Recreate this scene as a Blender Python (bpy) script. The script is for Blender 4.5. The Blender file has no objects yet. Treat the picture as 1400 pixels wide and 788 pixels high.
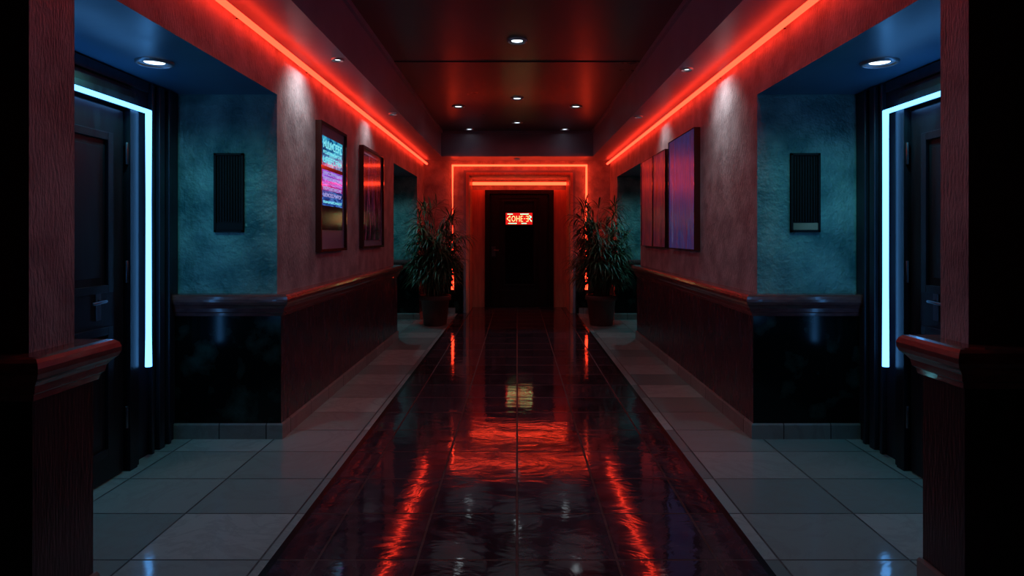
import bpy, bmesh, math, random
from mathutils import Vector, Matrix
random.seed(7)
scene = bpy.context.scene
scene.view_settings.view_transform = 'Standard'
scene.view_settings.look = 'None'

# ------------------------------------------------------------------ materials
def new_mat(name):
    m = bpy.data.materials.new(name); m.use_nodes = True
    nt = m.node_tree
    return m, nt, nt.nodes['Principled BSDF']

def simple(name, col, rough=0.5, metal=0.0, spec=0.5, coat=0):
    m, nt, b = new_mat(name)
    b.inputs['Base Color'].default_value = (*col, 1)
    b.inputs['Roughness'].default_value = rough
    b.inputs['Metallic'].default_value = metal
    b.inputs['Specular IOR Level'].default_value = spec
    b.inputs['Coat Weight'].default_value = coat
    return m

def mottled(name, c1, c2, scale=(1, 1, 1), nscale=8, rough=(0.4, 0.6), bump=0.3, bdist=0.01,
            bscale=(40, 40, 12), spec=0.5, bn=1.0, contrast=(0.35, 0.65), detail=6, coat=0):
    m, nt, b = new_mat(name)
    N = nt.nodes; L = nt.links
    tc = N.new('ShaderNodeTexCoord')
    mp = N.new('ShaderNodeMapping'); mp.inputs['Scale'].default_value = scale
    L.new(tc.outputs['Object'], mp.inputs['Vector'])
    n1 = N.new('ShaderNodeTexNoise'); n1.inputs['Scale'].default_value = nscale
    n1.inputs['Detail'].default_value = detail
    L.new(mp.outputs[0], n1.inputs['Vector'])
    r = N.new('ShaderNodeValToRGB')
    r.color_ramp.elements[0].position = contrast[0]; r.color_ramp.elements[0].color = (*c1, 1)
    r.color_ramp.elements[1].position = contrast[1]; r.color_ramp.elements[1].color = (*c2, 1)
    L.new(n1.outputs['Fac'], r.inputs[0]); L.new(r.outputs[0], b.inputs['Base Color'])
    mr = N.new('ShaderNodeMapRange'); mr.inputs[3].default_value = rough[0]; mr.inputs[4].default_value = rough[1]
    L.new(n1.outputs['Fac'], mr.inputs[0]); L.new(mr.outputs[0], b.inputs['Roughness'])
    mp2 = N.new('ShaderNodeMapping'); mp2.inputs['Scale'].default_value = bscale
    L.new(tc.outputs['Object'], mp2.inputs['Vector'])
    n2 = N.new('ShaderNodeTexNoise'); n2.inputs['Scale'].default_value = bn; n2.inputs['Detail'].default_value = 4
    L.new(mp2.outputs[0], n2.inputs['Vector'])
    bp = N.new('ShaderNodeBump'); bp.inputs['Strength'].default_value = bump; bp.inputs['Distance'].default_value = bdist
    L.new(n2.outputs['Fac'], bp.inputs['Height']); L.new(bp.outputs[0], b.inputs['Normal'])
    b.inputs['Specular IOR Level'].default_value = spec
    b.inputs['Coat Weight'].default_value = coat
    return m

def tile_mat(name, c1, c2, mortar, bw, rh, off, rough, veinc, wav, wavscale, veinw=0.3, spec=0.5, msize=0.004, vs=3,
             wst=(1, 1, 1), wd=0.02):
    m, nt, b = new_mat(name)
    N = nt.nodes; L = nt.links
    tc = N.new('ShaderNodeTexCoord')
    mp = N.new('ShaderNodeMapping'); mp.inputs['Location'].default_value = (off[0], off[1], 0)
    L.new(tc.outputs['Object'], mp.inputs['Vector'])
    br = N.new('ShaderNodeTexBrick'); br.offset = 0; br.squash = 1
    br.inputs['Scale'].default_value = 1
    br.inputs['Brick Width'].default_value = bw; br.inputs['Row Height'].default_value = rh
    br.inputs['Mortar Size'].default_value = msize; br.inputs['Mortar Smooth'].default_value = 0.3
    br.inputs['Color1'].default_value = (*c1, 1); br.inputs['Color2'].default_value = (*c2, 1)
    br.inputs['Mortar'].default_value = (*mortar, 1)
    L.new(mp.outputs[0], br.inputs['Vector'])
    n = N.new('ShaderNodeTexNoise'); n.inputs['Scale'].default_value = vs; n.inputs['Detail'].default_value = 9
    n.inputs['Distortion'].default_value = 1.6; n.inputs['Roughness'].default_value = 0.65
    L.new(tc.outputs['Object'], n.inputs['Vector'])
    rp = N.new('ShaderNodeValToRGB')
    rp.color_ramp.elements[0].position = 0.46; rp.color_ramp.elements[0].color = (0, 0, 0, 1)
    rp.color_ramp.elements[1].position = 0.60; rp.color_ramp.elements[1].color = (0, 0, 0, 1)
    e = rp.color_ramp.elements.new(0.52); e.color = (veinw, veinw, veinw, 1)
    L.new(n.outputs['Fac'], rp.inputs[0])
    mx = N.new('ShaderNodeMixRGB'); mx.inputs[2].default_value = (*veinc, 1)
    L.new(rp.outputs[0], mx.inputs[0]); L.new(br.outputs['Color'], mx.inputs[1])
    L.new(mx.outputs[0], b.inputs['Base Color'])
    mr = N.new('ShaderNodeMapRange'); mr.inputs[3].default_value = rough[0]; mr.inputs[4].default_value = rough[1]
    L.new(n.outputs['Fac'], mr.inputs[0])
    mr2 = N.new('ShaderNodeMath'); mr2.operation = 'MULTIPLY_ADD'; mr2.inputs[1].default_value = 0.5
    L.new(br.outputs['Fac'], mr2.inputs[0]); L.new(mr.outputs[0], mr2.inputs[2])
    L.new(mr2.outputs[0], b.inputs['Roughness'])
    mw = N.new('ShaderNodeMapping'); mw.inputs['Scale'].default_value = wst
    L.new(tc.outputs['Object'], mw.inputs['Vector'])
    n2 = N.new('ShaderNodeTexNoise'); n2.inputs['Scale'].default_value = wavscale; n2.inputs['Detail'].default_value = 4
    n2.inputs['Distortion'].default_value = 1.2
    L.new(mw.outputs[0], n2.inputs['Vector'])
    b1 = N.new('ShaderNodeBump'); b1.inputs['Strength'].default_value = wav; b1.inputs['Distance'].default_value = wd
    L.new(n2.outputs['Fac'], b1.inputs['Height'])
    b2 = N.new('ShaderNodeBump'); b2.inputs['Strength'].default_value = 0.9; b2.inputs['Distance'].default_value = 0.004
    b2.invert = True
    L.new(br.outputs['Fac'], b2.inputs['Height']); L.new(b1.outputs[0], b2.inputs['Normal'])
    L.new(b2.outputs[0], b.inputs['Normal'])
    b.inputs['Specular IOR Level'].default_value = spec
    return m

def emit(name, col, s):
    m = bpy.data.materials.new(name); m.use_nodes = True
    nt = m.node_tree; nt.nodes.clear()
    e = nt.nodes.new('ShaderNodeEmission'); o = nt.nodes.new('ShaderNodeOutputMaterial')
    e.inputs[0].default_value = (*col, 1); e.inputs[1].default_value = s
    nt.links.new(e.outputs[0], o.inputs[0])
    return m

M_wall = mottled('wallpaper_stucco_mauve', (0.28, 0.245, 0.26), (0.50, 0.44, 0.455), nscale=6, rough=(0.40, 0.58),
                 bump=1.0, bdist=0.014, bscale=(100, 100, 24), detail=12)
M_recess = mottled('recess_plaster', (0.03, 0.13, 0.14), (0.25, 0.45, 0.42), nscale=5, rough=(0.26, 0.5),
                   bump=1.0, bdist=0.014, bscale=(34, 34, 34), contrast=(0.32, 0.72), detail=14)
M_recceil = mottled('recess_ceiling_paint', (0.05, 0.14, 0.23), (0.08, 0.19, 0.30), nscale=3, rough=(0.25, 0.4),
                    bump=0.1, bdist=0.005, bscale=(8, 8, 8))
M_wains = mottled('wainscot_panel', (0.020, 0.016, 0.028), (0.044, 0.028, 0.048), scale=(6, 6, 1), nscale=4, rough=(0.18, 0.34),
                  bump=0.6, bdist=0.008, bscale=(90, 90, 12))
M_wainsd = mottled('wainscot_panel_shaded', (0.008, 0.006, 0.010), (0.016, 0.010, 0.017), scale=(6, 6, 1), nscale=4, rough=(0.25, 0.45),
                  bump=0.4, bdist=0.006, bscale=(90, 90, 12))  # same panel recipe, with the near pillars' shade put into the colour
M_marble = mottled('black_marble', (0.002, 0.004, 0.004), (0.030, 0.065, 0.055), nscale=6.5, rough=(0.10, 0.20),
                   bump=0.06, bdist=0.003, bscale=(9, 9, 9), contrast=(0.55, 0.80), detail=14, spec=.25)
M_rail = mottled('chair_rail_varnished_wood', (0.13, 0.045, 0.045), (0.21, 0.07, 0.065), scale=(3, 3, 12), nscale=4, rough=(0.14, 0.26),
                 bump=0.1, bdist=0.003, bscale=(8, 8, 60), coat=0.3)
M_base = tile_mat('baseboard_tile', (0.17, 0.17, 0.16), (0.30, 0.28, 0.26), (0.04, 0.03, 0.03), 0.3, 0.44, (0.1, 0.05), (0.25, 0.45), (0.15, 0.1, 0.1), 0.1, 8)
M_ceil = mottled('ceiling_satin_paint', (0.075, 0.064, 0.072), (0.09, 0.078, 0.088), nscale=1.5, rough=(0.24, 0.36),
                 bump=0.06, bdist=0.01, bscale=(3, 3, 3))
M_soff = mottled('soffit_paint', (0.24, 0.23, 0.30), (0.31, 0.29, 0.37), nscale=3, rough=(0.3, 0.45),
                 bump=0.1, bdist=0.006, bscale=(14, 14, 14))
M_dark = mottled('lobby_unlit_dark', (0.10, 0.06, 0.06), (0.15, 0.09, 0.09), nscale=3, rough=(0.5, 0.7), bump=0.2)  # dark tone puts the unlit look of the pillar fronts into the colour
M_strip = tile_mat('floor_polished_dark_stone', (0.026, 0.015, 0.025), (0.060, 0.037, 0.052), (0.002, 0.001, 0.002),
                   0.4, 0.44, (4.0, 2.205), (0.00, 0.12), (0.14, 0.09, 0.12), 0.15, 3.6, veinw=0.28, spec=0.75, msize=0.006,
                   wst=(1, 1.7, 1), wd=.010)
M_tile = tile_mat('floor_pale_tile', (0.17, 0.27, 0.27), (0.44, 0.55, 0.53), (0.03, 0.04, 0.04),
                  0.52, 0.44, (4.67, 2.205), (0.02, 0.18), (0.22, 0.26, 0.25), 0.08, 4, veinw=0.3, msize=0.005)
M_border = simple('floor_border_strip', (0.012, 0.01, 0.012), 0.2)
M_door = mottled('door_dark_lacquer', (0.005, 0.006, 0.010), (0.010, 0.012, 0.018), scale=(8, 8, 1), nscale=4, rough=(0.25, 0.42), bump=0.08,
                 bdist=0.003, bscale=(30, 30, 3), spec=.35)
M_doorend = mottled('end_door_lacquer', (0.006, 0.004, 0.005), (0.012, 0.007, 0.008), scale=(8, 8, 1), nscale=4, rough=(0.3, 0.45), bump=0.08,
                 bdist=0.003, bscale=(30, 30, 3), spec=.35)
M_panelwall = mottled('recess_dark_panelling', (0.008, 0.012, 0.022), (0.016, 0.024, 0.038), scale=(8, 8, 1), nscale=3, rough=(0.28, 0.4), bump=0.03,
                 bdist=0.002, bscale=(14, 14, 4), spec=.4)
M_casing = mottled('portal_casing_wood', (0.62, 0.24, 0.15), (0.76, 0.32, 0.20), scale=(8, 8, 1), nscale=3, rough=(0.35, 0.5), bump=0.15,
                 bdist=0.004, bscale=(30, 30, 4))
M_steel = simple('dark_nickel', (0.16, 0.17, 0.19), 0.3, 1.0)
M_brass = simple('aged_brass', (0.35, 0.24, 0.12), 0.35, 1.0)
M_black = simple('black_metal', (0.004, 0.004, 0.005), 0.55, spec=.2)
M_glass = simple('black_glass', (0.003, 0.003, 0.004), 0.08, spec=.4)
M_red = emit('neon_red', (1.0, 0.034, 0.014), 6.5)
M_red2 = emit('neon_red_orange', (1.0, 0.042, 0.014), 7.5)
M_cyan = emit('neon_cyan', (0.10, 0.40, 1.0), 4.8)
M_disc = emit('downlight_lens', (0.80, 0.92, 1.0), 3.0)
M_ring = simple('downlight_ring', (0.35, 0.36, 0.40), 0.3, 0.6)
M_refl = simple('downlight_reflector', (0.45, 0.48, 0.52), 0.35, 0.7)
M_frame = simple('picture_frame_wood', (0.05, 0.014, 0.012), 0.22, coat=0.5)
M_mat = simple('picture_mat_board', (0.24, 0.22, 0.34), 0.25)

# ------------------------------------------------------------------ mesh builder
class MB:
    def __init__(s):
        s.v = []; s.f = []; s.mi = []; s.mats = []; s.smooth = []
    def m(s, mat):
        if mat not in s.mats: s.mats.append(mat)
        return s.mats.index(mat)
    def box(s, x0, x1, y0, y1, z0, z1, mat, over=None):
        x0, x1 = min(x0, x1), max(x0, x1); y0, y1 = min(y0, y1), max(y0, y1); z0, z1 = min(z0, z1), max(z0, z1)
        b = len(s.v)
        s.v += [(x0, y0, z0), (x1, y0, z0), (x1, y1, z0), (x0, y1, z0), (x0, y0, z1), (x1, y0, z1), (x1, y1, z1), (x0, y1, z1)]
        F = {'-z': (0, 3, 2, 1), '+z': (4, 5, 6, 7), '-y': (0, 1, 5, 4), '+x': (1, 2, 6, 5), '+y': (2, 3, 7, 6), '-x': (3, 0, 4, 7)}
        for k, f in F.items():
            s.f.append([b + i for i in f]); mm = mat
            if over:
                if k in over: mm = over[k]
                elif k[1] in over: mm = over[k[1]]
            s.mi.append(s.m(mm)); s.smooth.append(False)
    def add(s, vs, fs, mat, smooth=False):
        b = len(s.v); s.v += [tuple(v) for v in vs]
        for f in fs:
            s.f.append([b + i for i in f]); s.mi.append(s.m(mat)); s.smooth.append(smooth)
    def sweep(s, path, prof, side, mat, smooth=False):
        P = [Vector(p) for p in path]; n = len(P); k = len(prof)
        vs = []
        for i in range(n):
            def nrm(a, b):
                d = (b - a).normalized(); return Vector((-d.y, d.x)) * side
            if i == 0: off = nrm(P[0], P[1])
            elif i == n - 1: off = nrm(P[-2], P[-1])
            else:
                a = nrm(P[i - 1], P[i]); c = nrm(P[i], P[i + 1]); off = (a + c) / (1 + a.dot(c))
            for (o, z) in prof:
                q = P[i] + off * o; vs.append((q.x, q.y, z))
        fs = []
        for i in range(n - 1):
            for j in range(k):
                fs.append((i * k + j, i * k + (j + 1) % k, (i + 1) * k + (j + 1) % k, (i + 1) * k + j))
        fs.append(tuple(range(k))); fs.append(tuple((n - 1) * k + j for j in reversed(range(k))))
        s.add(vs, fs, mat, smooth)
    def lathe(s, prof, c, mat, seg=32, smooth=True):
        vs = []; k = len(prof)
        for i in range(seg):
            a = 2 * math.pi * i / seg
            for (r, z) in prof: vs.append((c[0] + r * math.cos(a), c[1] + r * math.sin(a), c[2] + z))
        fs = []
        for i in range(seg):
            for j in range(k - 1):
                fs.append((i * k + j, ((i + 1) % seg) * k + j, ((i + 1) % seg) * k + j + 1, i * k + j + 1))
        s.add(vs, fs, mat, smooth)
    def tube(s, pts, r, mat, seg=10, r1=None):
        P = [Vector(p) for p in pts]; n = len(P); vs = []
        r1 = r if r1 is None else r1
        for i in range(n):
            if i == 0: d = P[1] - P[0]
            elif i == n - 1: d = P[-1] - P[-2]
            else: d = (P[i + 1] - P[i]).normalized() + (P[i] - P[i - 1]).normalized()
            d.normalize()
            up = Vector((0, 0, 1)) if abs(d.z) < 0.9 else Vector((1, 0, 0))
            a = d.cross(up).normalized(); b2 = d.cross(a).normalized()
            rr = r + (r1 - r) * i / (n - 1)
            for j in range(seg):
                t = 2 * math.pi * j / seg
                vs.append(P[i] + a * math.cos(t) * rr + b2 * math.sin(t) * rr)
        fs = []
        for i in range(n - 1):
            for j in range(seg):
                fs.append((i * seg + j, i * seg + (j + 1) % seg, (i + 1) * seg + (j + 1) % seg, (i + 1) * seg + j))
        fs.append(tuple(reversed(range(seg)))); fs.append(tuple((n - 1) * seg + j for j in range(seg)))
        s.add(vs, fs, mat, True)
    def build(s, name, bevel=0, recalc=True, origin=None, parent=None):
        me = bpy.data.meshes.new(name)
        vs = s.v
        if origin: vs = [(a - origin[0], b - origin[1], c - origin[2]) for a, b, c in vs]
        me.from_pydata(vs, [], s.f)
        for m in s.mats: me.materials.append(m)
        for p, mi, sm in zip(me.polygons, s.mi, s.smooth): p.material_index = mi; p.use_smooth = sm
        if recalc:
            bm = bmesh.new(); bm.from_mesh(me); bmesh.ops.recalc_face_normals(bm, faces=bm.faces[:]); bm.to_mesh(me); bm.free()
        me.update()
        o = bpy.data.objects.new(name, me); scene.collection.objects.link(o)
        if origin: o.location = origin
        if bevel:
            bv = o.modifiers.new('bevel', 'BEVEL'); bv.width = bevel; bv.segments = 2; bv.limit_method = 'ANGLE'
        if parent: o.parent = parent
        return o

# ------------------------------------------------------------------ dimensions
W = 1.55; WW = 1.51; DW = 2.19; HR = 2.21; HS = 2.55; HT = 2.95
YB0, YB1, YC0, YE = 4.21, 8.30, 10.16, 11.0
NEAR = {-1: (2.05, 2.345), 1: (2.22, 2.45)}

rail_prof = [(0, .785), (.012, .785), (.016, .805), (.026, .812), (.030, .835), (.042, .850), (.056, .862), (.063, .878),
             (.064, .895), (.058, .912), (.046, .922), (.030, .926), (-.04, .926), (-.04, .80), (0, .80)]
base_prof = [(-.0, 0), (.014, 0), (.014, .088), (.008, .098), (0, .098)]

tn = 6
for s, sn in ((-1, 'left'), (1, 'right')):
    y0, y1 = NEAR[s]
    rec = {'-y': M_recess, '+y': M_recess}
    def wallbox(*a):
        w = MB(); w.box(*a); return w.build('wall_' + sn)
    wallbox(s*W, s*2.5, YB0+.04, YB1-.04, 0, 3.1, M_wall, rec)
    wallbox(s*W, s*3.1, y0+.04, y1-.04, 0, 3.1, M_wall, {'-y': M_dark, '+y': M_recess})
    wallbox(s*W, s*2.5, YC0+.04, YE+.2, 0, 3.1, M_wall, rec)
    wallbox(s*DW, s*2.5, y1-.04, YB0+.04, 0, 3.1, M_panelwall)
    wallbox(s*DW, s*2.5, YB1-.04, YC0+.04, 0, 3.1, M_panelwall)
    wallbox(s*W, s*DW, y1-.04, YB0+.04, HR, 3.1, M_wall, {'-z': M_recceil})
    wallbox(s*W, s*DW, YB1-.04, YC0+.04, HR, 3.1, M_wall, {'-z': M_recceil})
    wallbox(s*3.1, s*3.2, -1.6, y1, 0, 3.1, M_dark)
    # wainscot facings
    wsc = MB()
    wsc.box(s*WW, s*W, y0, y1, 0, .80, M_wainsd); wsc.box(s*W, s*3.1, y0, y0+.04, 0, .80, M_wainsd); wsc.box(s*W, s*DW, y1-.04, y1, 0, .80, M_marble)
    wsc.box(s*WW, s*W, YB0, YB1, 0, .80, M_marble, {'x': M_wains}); wsc.box(s*W, s*DW, YB0, YB0+.04, 0, .80, M_marble); wsc.box(s*W, s*DW, YB1-.04, YB1, 0, .80, M_marble)
    wsc.box(s*WW, s*W, YC0, YE, 0, .80, M_marble, {'x': M_wains}); wsc.box(s*W, s*DW, YC0, YC0+.04, 0, .80, M_marble)
    wsc.build('trim_%d' % tn); tn += 1
    paths = [[(s*3.1, y0), (s*WW, y0), (s*WW, y1), (s*DW, y1)],
             [(s*DW, YB0), (s*WW, YB0), (s*WW, YB1), (s*DW, YB1)],
             [(s*DW, YC0), (s*WW, YC0), (s*WW, YE-.04), (s*1.03, YE-.04)]]
    t = MB(); b = MB()
    for p in paths:
        t.sweep(p, rail_prof, s, M_rail); b.sweep(p, base_prof, s, M_base)
    t.build('trim_1' if s < 0 else 'trim_2'); b.build('baseboard_' + sn)

# ------------------------------------------------------------------ end wall + portal
XC = 0.04; PO = 0.845; PH = 2.30; YD = 11.9
e = MB()
e.box(-W-.1, XC-PO, YE, YE+.25, 0, 3.1, M_wall)
e.box(XC+PO, W+.1, YE, YE+.25, 0, 3.1, M_wall)
e.box(XC-PO, XC+PO, YE, YE+.25, PH, 3.1, M_wall)
e.box(-WW-.01, XC-PO-.10, YE-.04, YE, 0, .80, M_marble)
e.box(XC+PO+.10, WW+.01, YE-.04, YE, 0, .80, M_marble)
e.box(XC-PO-.25, XC-PO, YE+.25, YD+.1, 0, 3.1, M_casing)
e.box(XC+PO, XC+PO+.25, YE+.25, YD+.1, 0, 3.1, M_casing)
e.box(XC-PO, XC+PO, YE+.25, YD+.1, PH, 3.1, M_wall)
e.box(XC-PO, XC+PO, YD, YD+.1, 2.12, PH, M_wall)
e.box(XC-PO, XC-.62, YD, YD+.1, 0, 2.12, M_casing)
e.box(XC+.62, XC+PO, YD, YD+.1, 0, 2.12, M_casing)
e.build('wall_end')
t = MB()
def arch(mb, hw, wid, top, y0, y1, mat):
    mb.box(XC-hw-wid, XC-hw, y0, y1, 0, top+wid, mat); mb.box(XC+hw, XC+hw+wid, y0, y1, 0, top+wid, mat)
    mb.box(XC-hw, XC+hw, y0, y1, top, top+wid, mat)
arch(t, PO, .045, PH, YE-.035, YE, M_casing)
arch(t, PO+.045, .045, PH+.045, YE-.02, YE, M_soff)
t.build('trim_3', bevel=.006)

# end door
d = MB()
d.box(XC-.62, XC+.62, YD+.02, YD+.07, 0.005, 2.12, M_doorend)
for s in (-1, 1):
    d.box(XC+s*.62, XC+s*.54, YD-.03, YD+.02, 0.005, 2.12, M_doorend)
    d.box(XC+s*.50, XC+s*.36, YD-.0, YD+.02, 0.02, 2.03, M_doorend)
    d.box(XC+s*.30, XC+s*.27, YD-.015, YD+.02, 0.38, 1.94, M_doorend)
d.box(XC-.54, XC+.54, YD-.03, YD+.02, 2.05, 2.12, M_doorend)
for z0, z1 in ((.02, .30), (1.97, 2.03)): d.box(XC-.36, XC+.36, YD, YD+.02, z0, z1, M_doorend)
for z0, z1 in ((.38, .41), (1.91, 1.94)): d.box(XC-.27, XC+.27, YD-.015, YD+.02, z0, z1, M_doorend)
d.box(XC-.25, XC+.25, YD+.005, YD+.02, .43, 1.46, M_glass)
d.box(XC-.5, XC-.43, YD-.02, YD, .92, 1.10, M_steel)
d.tube([(XC-.465, YD-.02, 1.03), (XC-.465, YD-.07, 1.03), (XC-.37, YD-.07, 1.03)], .011, M_steel)
d.build('door_1', bevel=.005)

# illuminated sign on the door
M_signred = emit('sign_red_face', (1.0, 0.014, 0.014), .8)
M_signy = emit('sign_glyph_yellow', (1.0, 0.78, 0.28), 1.9)
M_signg = emit('sign_glyph_green', (0.04, 0.9, 0.35), 7.0)
sg = MB()
sx, sz, sw, sh = XC-.005, 1.60, .24, .105
ys = YD-.05
sg.box(sx-sw-.012, sx+sw+.012, ys, YD-.012, sz-sh-.012, sz+sh+.012, M_black)
sg.box(sx-sw, sx+sw, ys-.004, ys, sz-sh, sz+sh, M_signred)
def stroke(a, b, th, mat):
    a = Vector((sx+a[0]*sw, 0, sz+a[1]*sh)); b = Vector((sx+b[0]*sw, 0, sz+b[1]*sh))
    dd = (b-a).normalized(); n = Vector((-dd.z, 0, dd.x))*th/2; y = ys-.008
    q = [a-n-dd*th/2, b-n+dd*th/2, b+n+dd*th/2, a+n-dd*th/2]
    vs = [(p.x, y, p.z) for p in q] + [(p.x, ys-.003, p.z) for p in q]
    sg.add(vs, [(0, 1, 2, 3), (4, 7, 6, 5), (0, 4, 5, 1), (1, 5, 6, 2), (2, 6, 7, 3), (3, 7, 4, 0)], mat)
T = .009
for a, b in [((-.9, 0), (-.68, .5)), ((-.9, 0), (-.68, -.5)), ((-.68, .5), (-.68, .15)), ((-.68, -.5), (-.68, -.15))]: stroke(a, b, T, M_signy)
pts = [(-.42+.13*math.cos(k*math.pi/4), .45*math.sin(k*math.pi/4)) for k in range(9)]
for k in range(8): stroke(pts[k], pts[k+1], T, M_signy)
for a, b in [((-.18, .45), (-.18, -.45)), ((.02, .45), (.02, -.45)), ((-.18, 0), (.02, 0)),
             ((.14, .45), (.14, -.45)), ((.14, .45), (.28, .45)), ((.14, 0), (.26, 0)), ((.14, -.45), (.28, -.45)), ((.38, 0), (.44, 0)),
             ((.54, .45), (.68, .45)), ((.68, .45), (.68, -.45)), ((.54, 0), (.68, 0)), ((.54, -.45), (.68, -.45))]: stroke(a, b, T, M_signy)
for a, b in [((.78, .5), (.92, .3)), ((.92, .3), (.78, 0)), ((.78, 0), (.93, -.45)), ((-.8, -.8), (-.2, -.8)), ((.1, .8), (.7, .8)), ((.2, -.8), (.55, -.8)), ((-.85, .8), (-.5, .8))]: stroke(a, b, T*.9, M_signg)
sg.build('illuminated_exit_sign')

# ------------------------------------------------------------------ floor / ceiling
f = MB()
def fq(x0, x1, y0, y1, mat): f.box(x0, x1, y0, y1, -.1, 0, mat)
fq(-.96, .96, -1.7, 12.0, M_strip)
for s in (-1, 1):
    fq(s*.96, s*.99, -1.7, 12.0, M_border)
    fq(s*.99, s*3.2, -1.7, 12.0, M_tile)
f.build('floor')
c = MB()
c.box(-1.2, 1.2, -1.7, 6.27, HT+.008, 3.2, M_ceil)
c.box(-1.2, 1.2, 6.27, 10.4, HT, 3.2, M_ceil)
for s in (-1, 1):
    c.box(s*1.2, s*W, 2.05, 10.4, HS, 3.2, M_soff)
    c.box(s*1.2, s*3.2, -1.7, 2.05, HS, 3.2, M_soff)
    c.box(s*1.2, s*1.17, -1.7, 10.4, HT-.035, HT+.03, M_soff)
c.box(-W, W, 10.4, YE+.05, HS, 3.2, M_soff)
c.box(-1.17, 1.17, 10.37, 10.4, HT-.04, HT, M_soff)
c.build('ceiling')
bw = MB(); bw.box(-3.2, 3.2, -1.7, -1.6, 0, 3.2, M_dark); bw.build('wall_back')

# ------------------------------------------------------------------ neon
def neon(name, pts, r, mat, clips, cdir):
    mb = MB(); mb.tube(pts, r, mat, 12)
    for q in clips:
        q = Vector(q); dv = Vector(cdir)
        a = q + dv * (r * .9); b2 = q + dv * .03
        lo = Vector([min(a[i], b2[i]) for i in range(3)]) - Vector((.003, .003, .003))
        hi = Vector([max(a[i], b2[i]) for i in range(3)]) + Vector((.003, .003, .003))
        mb.box(lo.x, hi.x, lo.y, hi.y, lo.z, hi.z, M_black)
    return mb.build(name)
for s in (-1, 1):
    y0 = NEAR[s][0] + .06
    neon('cove_neon_tube', [(s*1.50, y0, 2.49), (s*1.50, 10.93, 2.49)], .018, M_red,
         [(s*1.50, y0+.3+k*1.2, 2.49) for k in range(8)], (s*1.3, 0, 0))
hw = 1.11; NT = 2.46; y = YE-.06
neon('portal_neon_tube', [(XC-hw, y-.02, .40), (XC-hw, y-.02, NT), (XC+hw, y-.02, NT), (XC+hw, y-.02, .40)], .022, M_red2,
     [(XC-hw, y, 1.2), (XC-hw, y, 2.0), (XC+hw, y, 1.2), (XC+hw, y, 2.0), (XC, y, NT)], (0, 1, 0))
neon('lintel_neon_tube', [(XC-PO+.01, YD-.2, 2.22), (XC+PO-.01, YD-.2, 2.22)], .028, M_red2,
     [(XC-.6, YD-.2, 2.24), (XC+.6, YD-.2, 2.24)], (0, 0, 1.8))

# ------------------------------------------------------------------ recess doors + cyan neon frames
def side_door(name, s, yc):
    mb = MB(); X = lambda o: s*(DW-o)
    y0, y1 = yc-.44, yc+.42
    mb.box(X(-.0), X(.03), y0, y1, .006, 1.98, M_door)
    for z0, z1 in ((.14, .82), (1.0, 1.84)):
        for (a, b2, c0, c1) in ((y0+.12, y0+.16, z0, z1), (y1-.16, y1-.12, z0, z1)):
            mb.box(X(.03), X(.048), a, b2, c0, c1, M_door)
        for zz in (z0, z1-.04): mb.box(X(.03), X(.048), y0+.16, y1-.16, zz, zz+.04, M_door)
        mb.box(X(.03), X(.038), y0+.2, y1-.2, z0+.08, z1-.08, M_door)
    for (g, wd, o) in ((.015, .07, .06), (.085, .04, .045)):
        for a in (y0-g-wd, y1+g): mb.box(X(0), X(o), a, a+wd, .0, 1.98+g+wd, M_door)
        mb.box(X(0), X(o), y0-g, y1+g, 1.98+g, 1.98+g+wd, M_door)
    for z in (.3, 1.1, 1.75): mb.tube([(X(.045), y1+.007, z-.06), (X(.045), y1+.007, z+.06)], .009, M_steel)
    hy = y0+.64
    mb.box(X(.03), X(.036), hy-.02, hy+.02, .86, 1.02, M_steel)
    mb.tube([(X(.035), hy, .96), (X(.075), hy, .96), (X(.075), hy-.11, .955)], .008, M_steel)
    mb.box(X(.03), X(.036), hy-.02, hy+.02, .40, .43, M_steel)
    return mb.build(name, bevel=.004)
n = 2
for s in (-1, 1):
    side_door('door_%d' % n, s, 3.19); n += 1
    side_door('door_%d' % n, s, 9.25); n += 1
    p = MB()
    for a, wd in ((3.90, .025), (3.98, .06), (4.09, .025)):
        p.box(s*DW, s*(DW-.03), a, a+wd, .0, 2.2, M_panelwall)
    p.box(s*DW, s*(DW-.02), 2.5, 3.88, 2.14, 2.2, M_panelwall)
    p.build('trim_%d' % (4 if s < 0 else 5), bevel=.005)
    xx = s*(DW-.085)
    neon('door_frame_neon_tube', [(xx, 3.76, .55), (xx, 3.76, 2.005), (xx, 2.62, 2.005), (xx, 2.62, .55)], .018, M_cyan,
         [(xx, 3.76, .7), (xx, 3.76, 1.3), (xx, 3.76, 1.85), (xx, 3.2, 2.005), (xx, 2.62, 1.3)], (s*.8, 0, 0))

# ------------------------------------------------------------------ louvred wall vents
for s in (-1, 1):
    v = MB(); cx = s*1.857; yw = YB0+.04; hw2 = .095; z0, z1 = 1.32, 1.83
    for a, b2, c0, c1 in ((cx-hw2, cx-hw2+.014, z0, z1), (cx+hw2-.014, cx+hw2, z0, z1), (cx-hw2, cx+hw2, z0, z0+.014), (cx-hw2, cx+hw2, z1-.014, z1)):
        v.box(a, b2, yw-.018, yw, c0, c1, M_black)
    v.box(cx-hw2+.01, cx+hw2-.01, yw-.003, yw, z0+.01, z1-.01, M_black)
    for k in range(9):
        x = cx-hw2+.024+k*.0175
        v.box(x, x+.006, yw-.012, yw-.003, z0+.07, z1-.02, M_black)
    v.box(cx-hw2+.014, cx+hw2-.014, yw-.014, yw-.003, z0+.016, z0+.06, M_brass if s > 0 else M_black)
    v.build('louvred_wall_vent')

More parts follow.
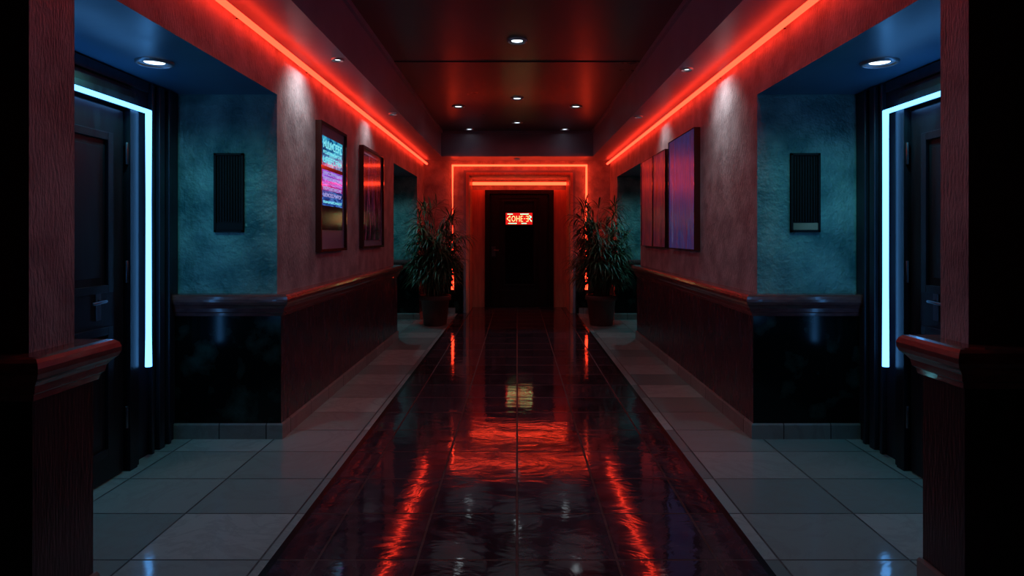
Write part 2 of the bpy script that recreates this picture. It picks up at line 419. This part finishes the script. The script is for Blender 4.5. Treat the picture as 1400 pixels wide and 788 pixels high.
# ------------------------------------------------------------------ downlights
def downlight(x, y, z, r, power, col, size=120, name='recessed_downlight', soft=.04):
    mb = MB()
    mb.lathe([(r*.80, -.004), (r*.82, -.010), (r*.9, -.016), (r, -.012), (r*1.04, -.001)], (x, y, z), M_ring, 32)
    mb.lathe([(r*.56, -.003), (r*.80, -.006)], (x, y, z), M_refl, 32)
    mb.lathe([(0.0001, -.006), (r*.4, -.006), (r*.56, -.003)], (x, y, z), M_disc, 32)
    o = mb.build(name, origin=(x, y, z))
    L = bpy.data.lights.new('bulb', 'SPOT'); L.energy = power; L.color = col; L.spot_size = math.radians(size); L.spot_blend = .8
    L.shadow_soft_size = soft
    lo = bpy.data.objects.new('bulb', L); scene.collection.objects.link(lo); lo.parent = o; lo.location = (0, 0, -.04)
    return o, lo
white = (0.85, 0.85, 1.0)
for x, y, r, pw in ((0, 3.2, .085, 12), (0, 5.6, .085, 10)): downlight(x, y, HT+.008, r, pw, white, 165, soft=.30)
for x, y in ((0, 7.9), (-.75, 8.4), (.75, 8.4), (0, 9.6), (-.74, 10.2), (.74, 10.2)): downlight(x, y, HT, .08, 0.9, white, 165, soft=.36)
downlight(0, 10.7, HS, .06, .4, white, 100)
for s in (-1, 1):
    downlight(s*1.9, 3.45, HR, .09, 12.5, (0.14, 0.75, 0.80), 165)
    downlight(s*1.9, 9.2, HR, .09, 20, (0.16, 0.75, 0.9), 160)
    for y in ((4.66, 6.75) if s < 0 else (4.93, 6.9)):
        o, lo = downlight(s*1.27, y, HS, .045, 11 if y < 5 else 6, (0.88, 0.97, 1.0), 110, name='wall_washer_spotlight', soft=.06)
        dv = Vector((s*.28, 0, -.30)); lo.rotation_euler = dv.to_track_quat('-Z', 'Y').to_euler()
        lo.data.spot_blend = 1.0

# ------------------------------------------------------------------ pictures
def art_mat(name, stops, axis_scale, nscale, estr, distortion=0.5, rough=.12):
    m, nt, b = new_mat(name); N = nt.nodes; L = nt.links
    tc = N.new('ShaderNodeTexCoord'); mp = N.new('ShaderNodeMapping'); mp.inputs['Scale'].default_value = axis_scale
    L.new(tc.outputs['Object'], mp.inputs[0])
    n = N.new('ShaderNodeTexNoise'); n.inputs['Scale'].default_value = nscale; n.inputs['Detail'].default_value = 5
    n.inputs['Distortion'].default_value = distortion
    L.new(mp.outputs[0], n.inputs['Vector'])
    r = N.new('ShaderNodeValToRGB'); cr = r.color_ramp
    cr.elements[0].position = stops[0][0]; cr.elements[0].color = (*stops[0][1], 1)
    cr.elements[1].position = stops[-1][0]; cr.elements[1].color = (*stops[-1][1], 1)
    for p, cc in stops[1:-1]:
        e = cr.elements.new(p); e.color = (*cc, 1)
    L.new(n.outputs['Fac'], r.inputs[0]); L.new(r.outputs[0], b.inputs['Base Color'])
    b.inputs['Roughness'].default_value = rough
    if estr:
        L.new(r.outputs[0], b.inputs['Emission Color']); b.inputs['Emission Strength'].default_value = estr  # self-glow added to the art colours in place of light on them
    return m
A_cy = art_mat('print_glow_cyan', [(.35, (.0, .04, .15)), (.5, (.01, .22, .50)), (.65, (.08, .6, .8))], (1, 4, 9), 2.2, .7)
A_pu = art_mat('print_glow_violet', [(.35, (.05, .02, .28)), (.5, (.16, .06, .6)), (.65, (.35, .22, .9))], (1, 3, 24), 2.2, .8)
A_ma = art_mat('print_glow_magenta', [(.35, (.15, .0, .18)), (.5, (.40, .03, .36)), (.65, (.45, .15, .8))], (1, 3, 30), 2.2, .6)
A_bl = art_mat('print_glow_blue', [(.35, (.0, .02, .14)), (.5, (.01, .08, .42)), (.65, (.1, .3, .8))], (1, 3, 24), 2.2, .6)
A_dk = art_mat('print_midnight', [(.35, (.006, .006, .015)), (.65, (.03, .03, .07))], (1, 4, 4), 3, 0)
A_rd = art_mat('print_glow_dark_red', [(.35, (.010, .006, .012)), (.50, (.03, .012, .03)), (.60, (.30, .06, .14)), (.70, (.05, .03, .16))], (1, 8, 1.2), 3, .07)
A_bv = art_mat('canvas_glow_blue_red', [(.30, (.005, .015, .10)), (.42, (.03, .09, .42)), (.48, (.01, .015, .09)), (.53, (.03, .10, .40)), (.57, (.24, .02, .04)), (.62, (.02, .03, .16)), (.72, (.12, .25, .6))], (1, 14, .8), 2.2, .26, 1.4, .3)  # weak glow mixed into the paint colours to brighten the canvas
A_rr = art_mat('canvas_glow_red_black', [(.30, (.015, .004, .010)), (.43, (.12, .012, .02)), (.50, (.015, .02, .12)), (.58, (.55, .06, .03)), (.64, (.03, .012, .03)), (.74, (.08, .06, .28))], (1, 11, .9), 2.2, .14, 1.4, .3)
G_c = emit('print_ink_glow_cyan', (.25, .9, 1.0), .85)  # ink given its own glow so the print reads as backlit
G_p = emit('print_ink_glow_pink', (.9, .25, .8), .65)
G_v = emit('print_ink_glow_lilac', (.55, .5, 1.0), .7)

def framed(name, s, y0, y1, z0, z1, blocks, fw=.022, matw=.06, glyphs=()):
    p = MB(); xw = s*W; xo = s*(W-.045); xi = s*(W-.022)
    p.box(xw, xo, y0, y0+fw, z0, z1, M_frame); p.box(xw, xo, y1-fw, y1, z0, z1, M_frame)
    p.box(xw, xo, y0+fw, y1-fw, z0, z0+fw, M_frame); p.box(xw, xo, y0+fw, y1-fw, z1-fw, z1, M_frame)
    p.box(xw, xi, y0+fw, y1-fw, z0+fw, z1-fw, M_mat)
    a, b2 = y0+fw+matw, y1-fw-matw; H = z1-z0
    for (t0, t1, mt) in blocks:
        p.box(xi, s*(W-.026), a, b2, z0+H*t0, z0+H*t1, mt)
    R = random.Random(5)
    for (tb, h, wch, mt) in glyphs:
        yy = a+.03; z = z0+H*tb; xa, xb = s*(W-.026), s*(W-.0285)
        while yy+wch < b2-.02:
            th = h*.17; kind = R.randrange(5)
            p.box(xa, xb, yy, yy+th, z, z+h, mt)
            if kind in (0, 1, 3): p.box(xa, xb, yy+th, yy+wch, z+h-th, z+h, mt)
            if kind in (0, 2, 3): p.box(xa, xb, yy+th, yy+wch, z, z+th, mt)
            if kind in (1, 3, 4): p.box(xa, xb, yy+th, yy+wch, z+h*.45, z+h*.45+th, mt)
            if kind in (2, 4): p.box(xa, xb, yy+wch-th, yy+wch, z+th, z+h-th, mt)
            yy += wch*1.4
    p.build(name)
framed('framed_neon_print', -1, 5.06, 5.83, 1.17, 2.19,
       [(.17, .36, A_dk), (.36, .48, A_bl), (.48, .52, A_ma), (.52, .64, A_pu), (.64, .67, A_dk), (.67, .90, A_cy)], matw=.065,
       glyphs=[(.81, .065, .05, G_c), (.765, .025, .03, G_c), (.695, .05, .05, G_c), (.60, .028, .03, G_v), (.56, .028, .03, G_v), (.527, .02, .03, G_p), (.485, .026, .035, G_v), (.43, .03, .035, G_v), (.38, .02, .03, G_c)])
framed('framed_dark_print', -1, 6.46, 7.45, 1.17, 2.19, [(.08, .93, A_rd)], matw=.05)
def canvas(name, s, y0, y1, z0, z1, mt):
    p = MB()
    p.box(s*W, s*(W-.045), y0, y1, z0, z1, mt, {'y': M_frame, 'z': M_frame})
    p.box(s*W, s*(W-.052), y0-.008, y0, z0-.008, z1+.008, M_frame); p.box(s*W, s*(W-.052), y1, y1+.008, z0-.008, z1+.008, M_frame)
    p.box(s*W, s*(W-.052), y0, y1, z1, z1+.008, M_frame); p.box(s*W, s*(W-.052), y0, y1, z0-.008, z0, M_frame)
    p.build(name)
canvas('abstract_canvas_painting', 1, 5.58, 6.52, 1.18, 2.21, A_bv)
canvas('abstract_canvas_painting', 1, 6.68, 7.28, 1.18, 2.17, A_rr)
canvas('abstract_canvas_painting', 1, 7.31, 7.95, 1.18, 2.17, A_rr)

# ------------------------------------------------------------------ potted palms
M_leaf = mottled('palm_leaf', (0.028, 0.075, 0.036), (0.065, 0.145, 0.065), nscale=9, rough=(0.35, 0.5), bump=.1)
M_cane = mottled('palm_cane', (0.05, 0.04, 0.02), (0.10, 0.08, 0.04), nscale=20, rough=(0.5, 0.7), bump=.3)
M_pot = mottled('terracotta_pot', (0.08, 0.035, 0.03), (0.12, 0.05, 0.045), nscale=9, rough=(0.4, 0.6), bump=.2, bscale=(20, 20, 20))
M_soil = mottled('soil', (0.01, 0.007, 0.005), (0.03, 0.02, 0.015), nscale=40, rough=(.8, .95), bump=.8, bscale=(60, 60, 60))
def palm(x, y, seed):
    R = random.Random(seed)
    mb = MB()
    mb.lathe([(.0001, .001), (.155, .001), (.165, .012), (.205, .36), (.225, .365), (.232, .375), (.232, .425), (.225, .435), (.205, .435), (.198, .425), (.195, .385)], (x, y, 0), M_pot, 40)
    mb.lathe([(.0001, .40), (.1, .405), (.197, .39)], (x, y, 0), M_soil, 24)
    def leaf(base, dr, L, wd, droop):
        d = dr.normalized(); side = d.cross(Vector((0, 0, 1)))
        if side.length < .1: side = Vector((1, 0, 0))
        side.normalize(); p = base.copy(); vs = []; nseg = 6
        prof = [.25, .8, 1.0, .9, .65, .35, .03]
        for i in range(nseg+1):
            w2 = wd*prof[i]/2; nup = side.cross(d)
            vs += [p-side*w2, p-nup*w2*.35, p+side*w2]
            d = (d + Vector((0, 0, -1))*droop*(.5+i*.25)).normalized(); p = p+d*L/nseg
        for v in vs:
            if abs(v.x) > 1.42 and v.y > 10.08: v.y = 10.08 - (v.y-10.08)*.2
        fs = []
        for i in range(nseg):
            a = i*3; fs += [(a, a+1, a+4, a+3), (a+1, a+2, a+5, a+4)]
        mb.add(vs, fs, M_leaf, True)
    for k in range(30):
        a = R.uniform(0, 2*math.pi); r0 = R.uniform(.02, .13); H = R.uniform(.42, 1.24)
        lean = R.uniform(.06, .24)
        b0 = Vector((x+r0*math.cos(a), y+r0*math.sin(a), .39)); pts = []
        for i in range(6):
            t = i/5; pts.append(b0+Vector((math.cos(a)*lean*t*t, math.sin(a)*lean*t*t, H*t)))
        mb.tube(pts, .009, M_cane, 7, .006)
        nf = 6
        for j in range(nf):
            t = .38+.62*j/(nf-1); i0 = min(4, int(t*5)); q = pts[i0].lerp(pts[i0+1], t*5-i0)
            aa = a+R.uniform(-1.7, 1.7); el = R.uniform(.15, .9) if j < nf-1 else R.uniform(.8, 1.4)
            dr = Vector((math.cos(aa)*math.cos(el), math.sin(aa)*math.cos(el), math.sin(el)))
            pl = R.uniform(.08, .18); q2 = q+dr*pl
            mb.tube([q, q+dr*pl*.5, q2], .0035, M_cane, 5, .002)
            nl = 10; sd = dr.cross(Vector((0, 0, 1))).normalized(); up = sd.cross(dr)
            for l in range(nl):
                th = (l/(nl-1)-.5)*math.radians(190)
                ld = dr*math.cos(th)+sd*math.sin(th)+up*R.uniform(-.15, .25)
                leaf(q2, ld, R.uniform(.26, .36), R.uniform(.017, .025), R.uniform(.18, .34))
    return mb.build('potted_palm', recalc=False, origin=(x, y, 0))
palm(-1.19, 9.55, 3)
palm(1.22, 9.55, 11)

# ------------------------------------------------------------------ world & camera
w = bpy.data.worlds.new('world'); scene.world = w; w.use_nodes = True
w.node_tree.nodes['Background'].inputs[0].default_value = (.02, .02, .03, 1)
w.node_tree.nodes['Background'].inputs[1].default_value = .1
cam = bpy.data.cameras.new('camera'); co = bpy.data.objects.new('camera', cam); scene.collection.objects.link(co)
co.location = (0, 0, 1.3); co.rotation_euler = (math.pi/2, 0, 0)
cam.sensor_width = 36; cam.lens = 900/1400*36; cam.shift_x = -7/1400; cam.shift_y = -72/1400
cam.clip_start = .05
scene.camera = co
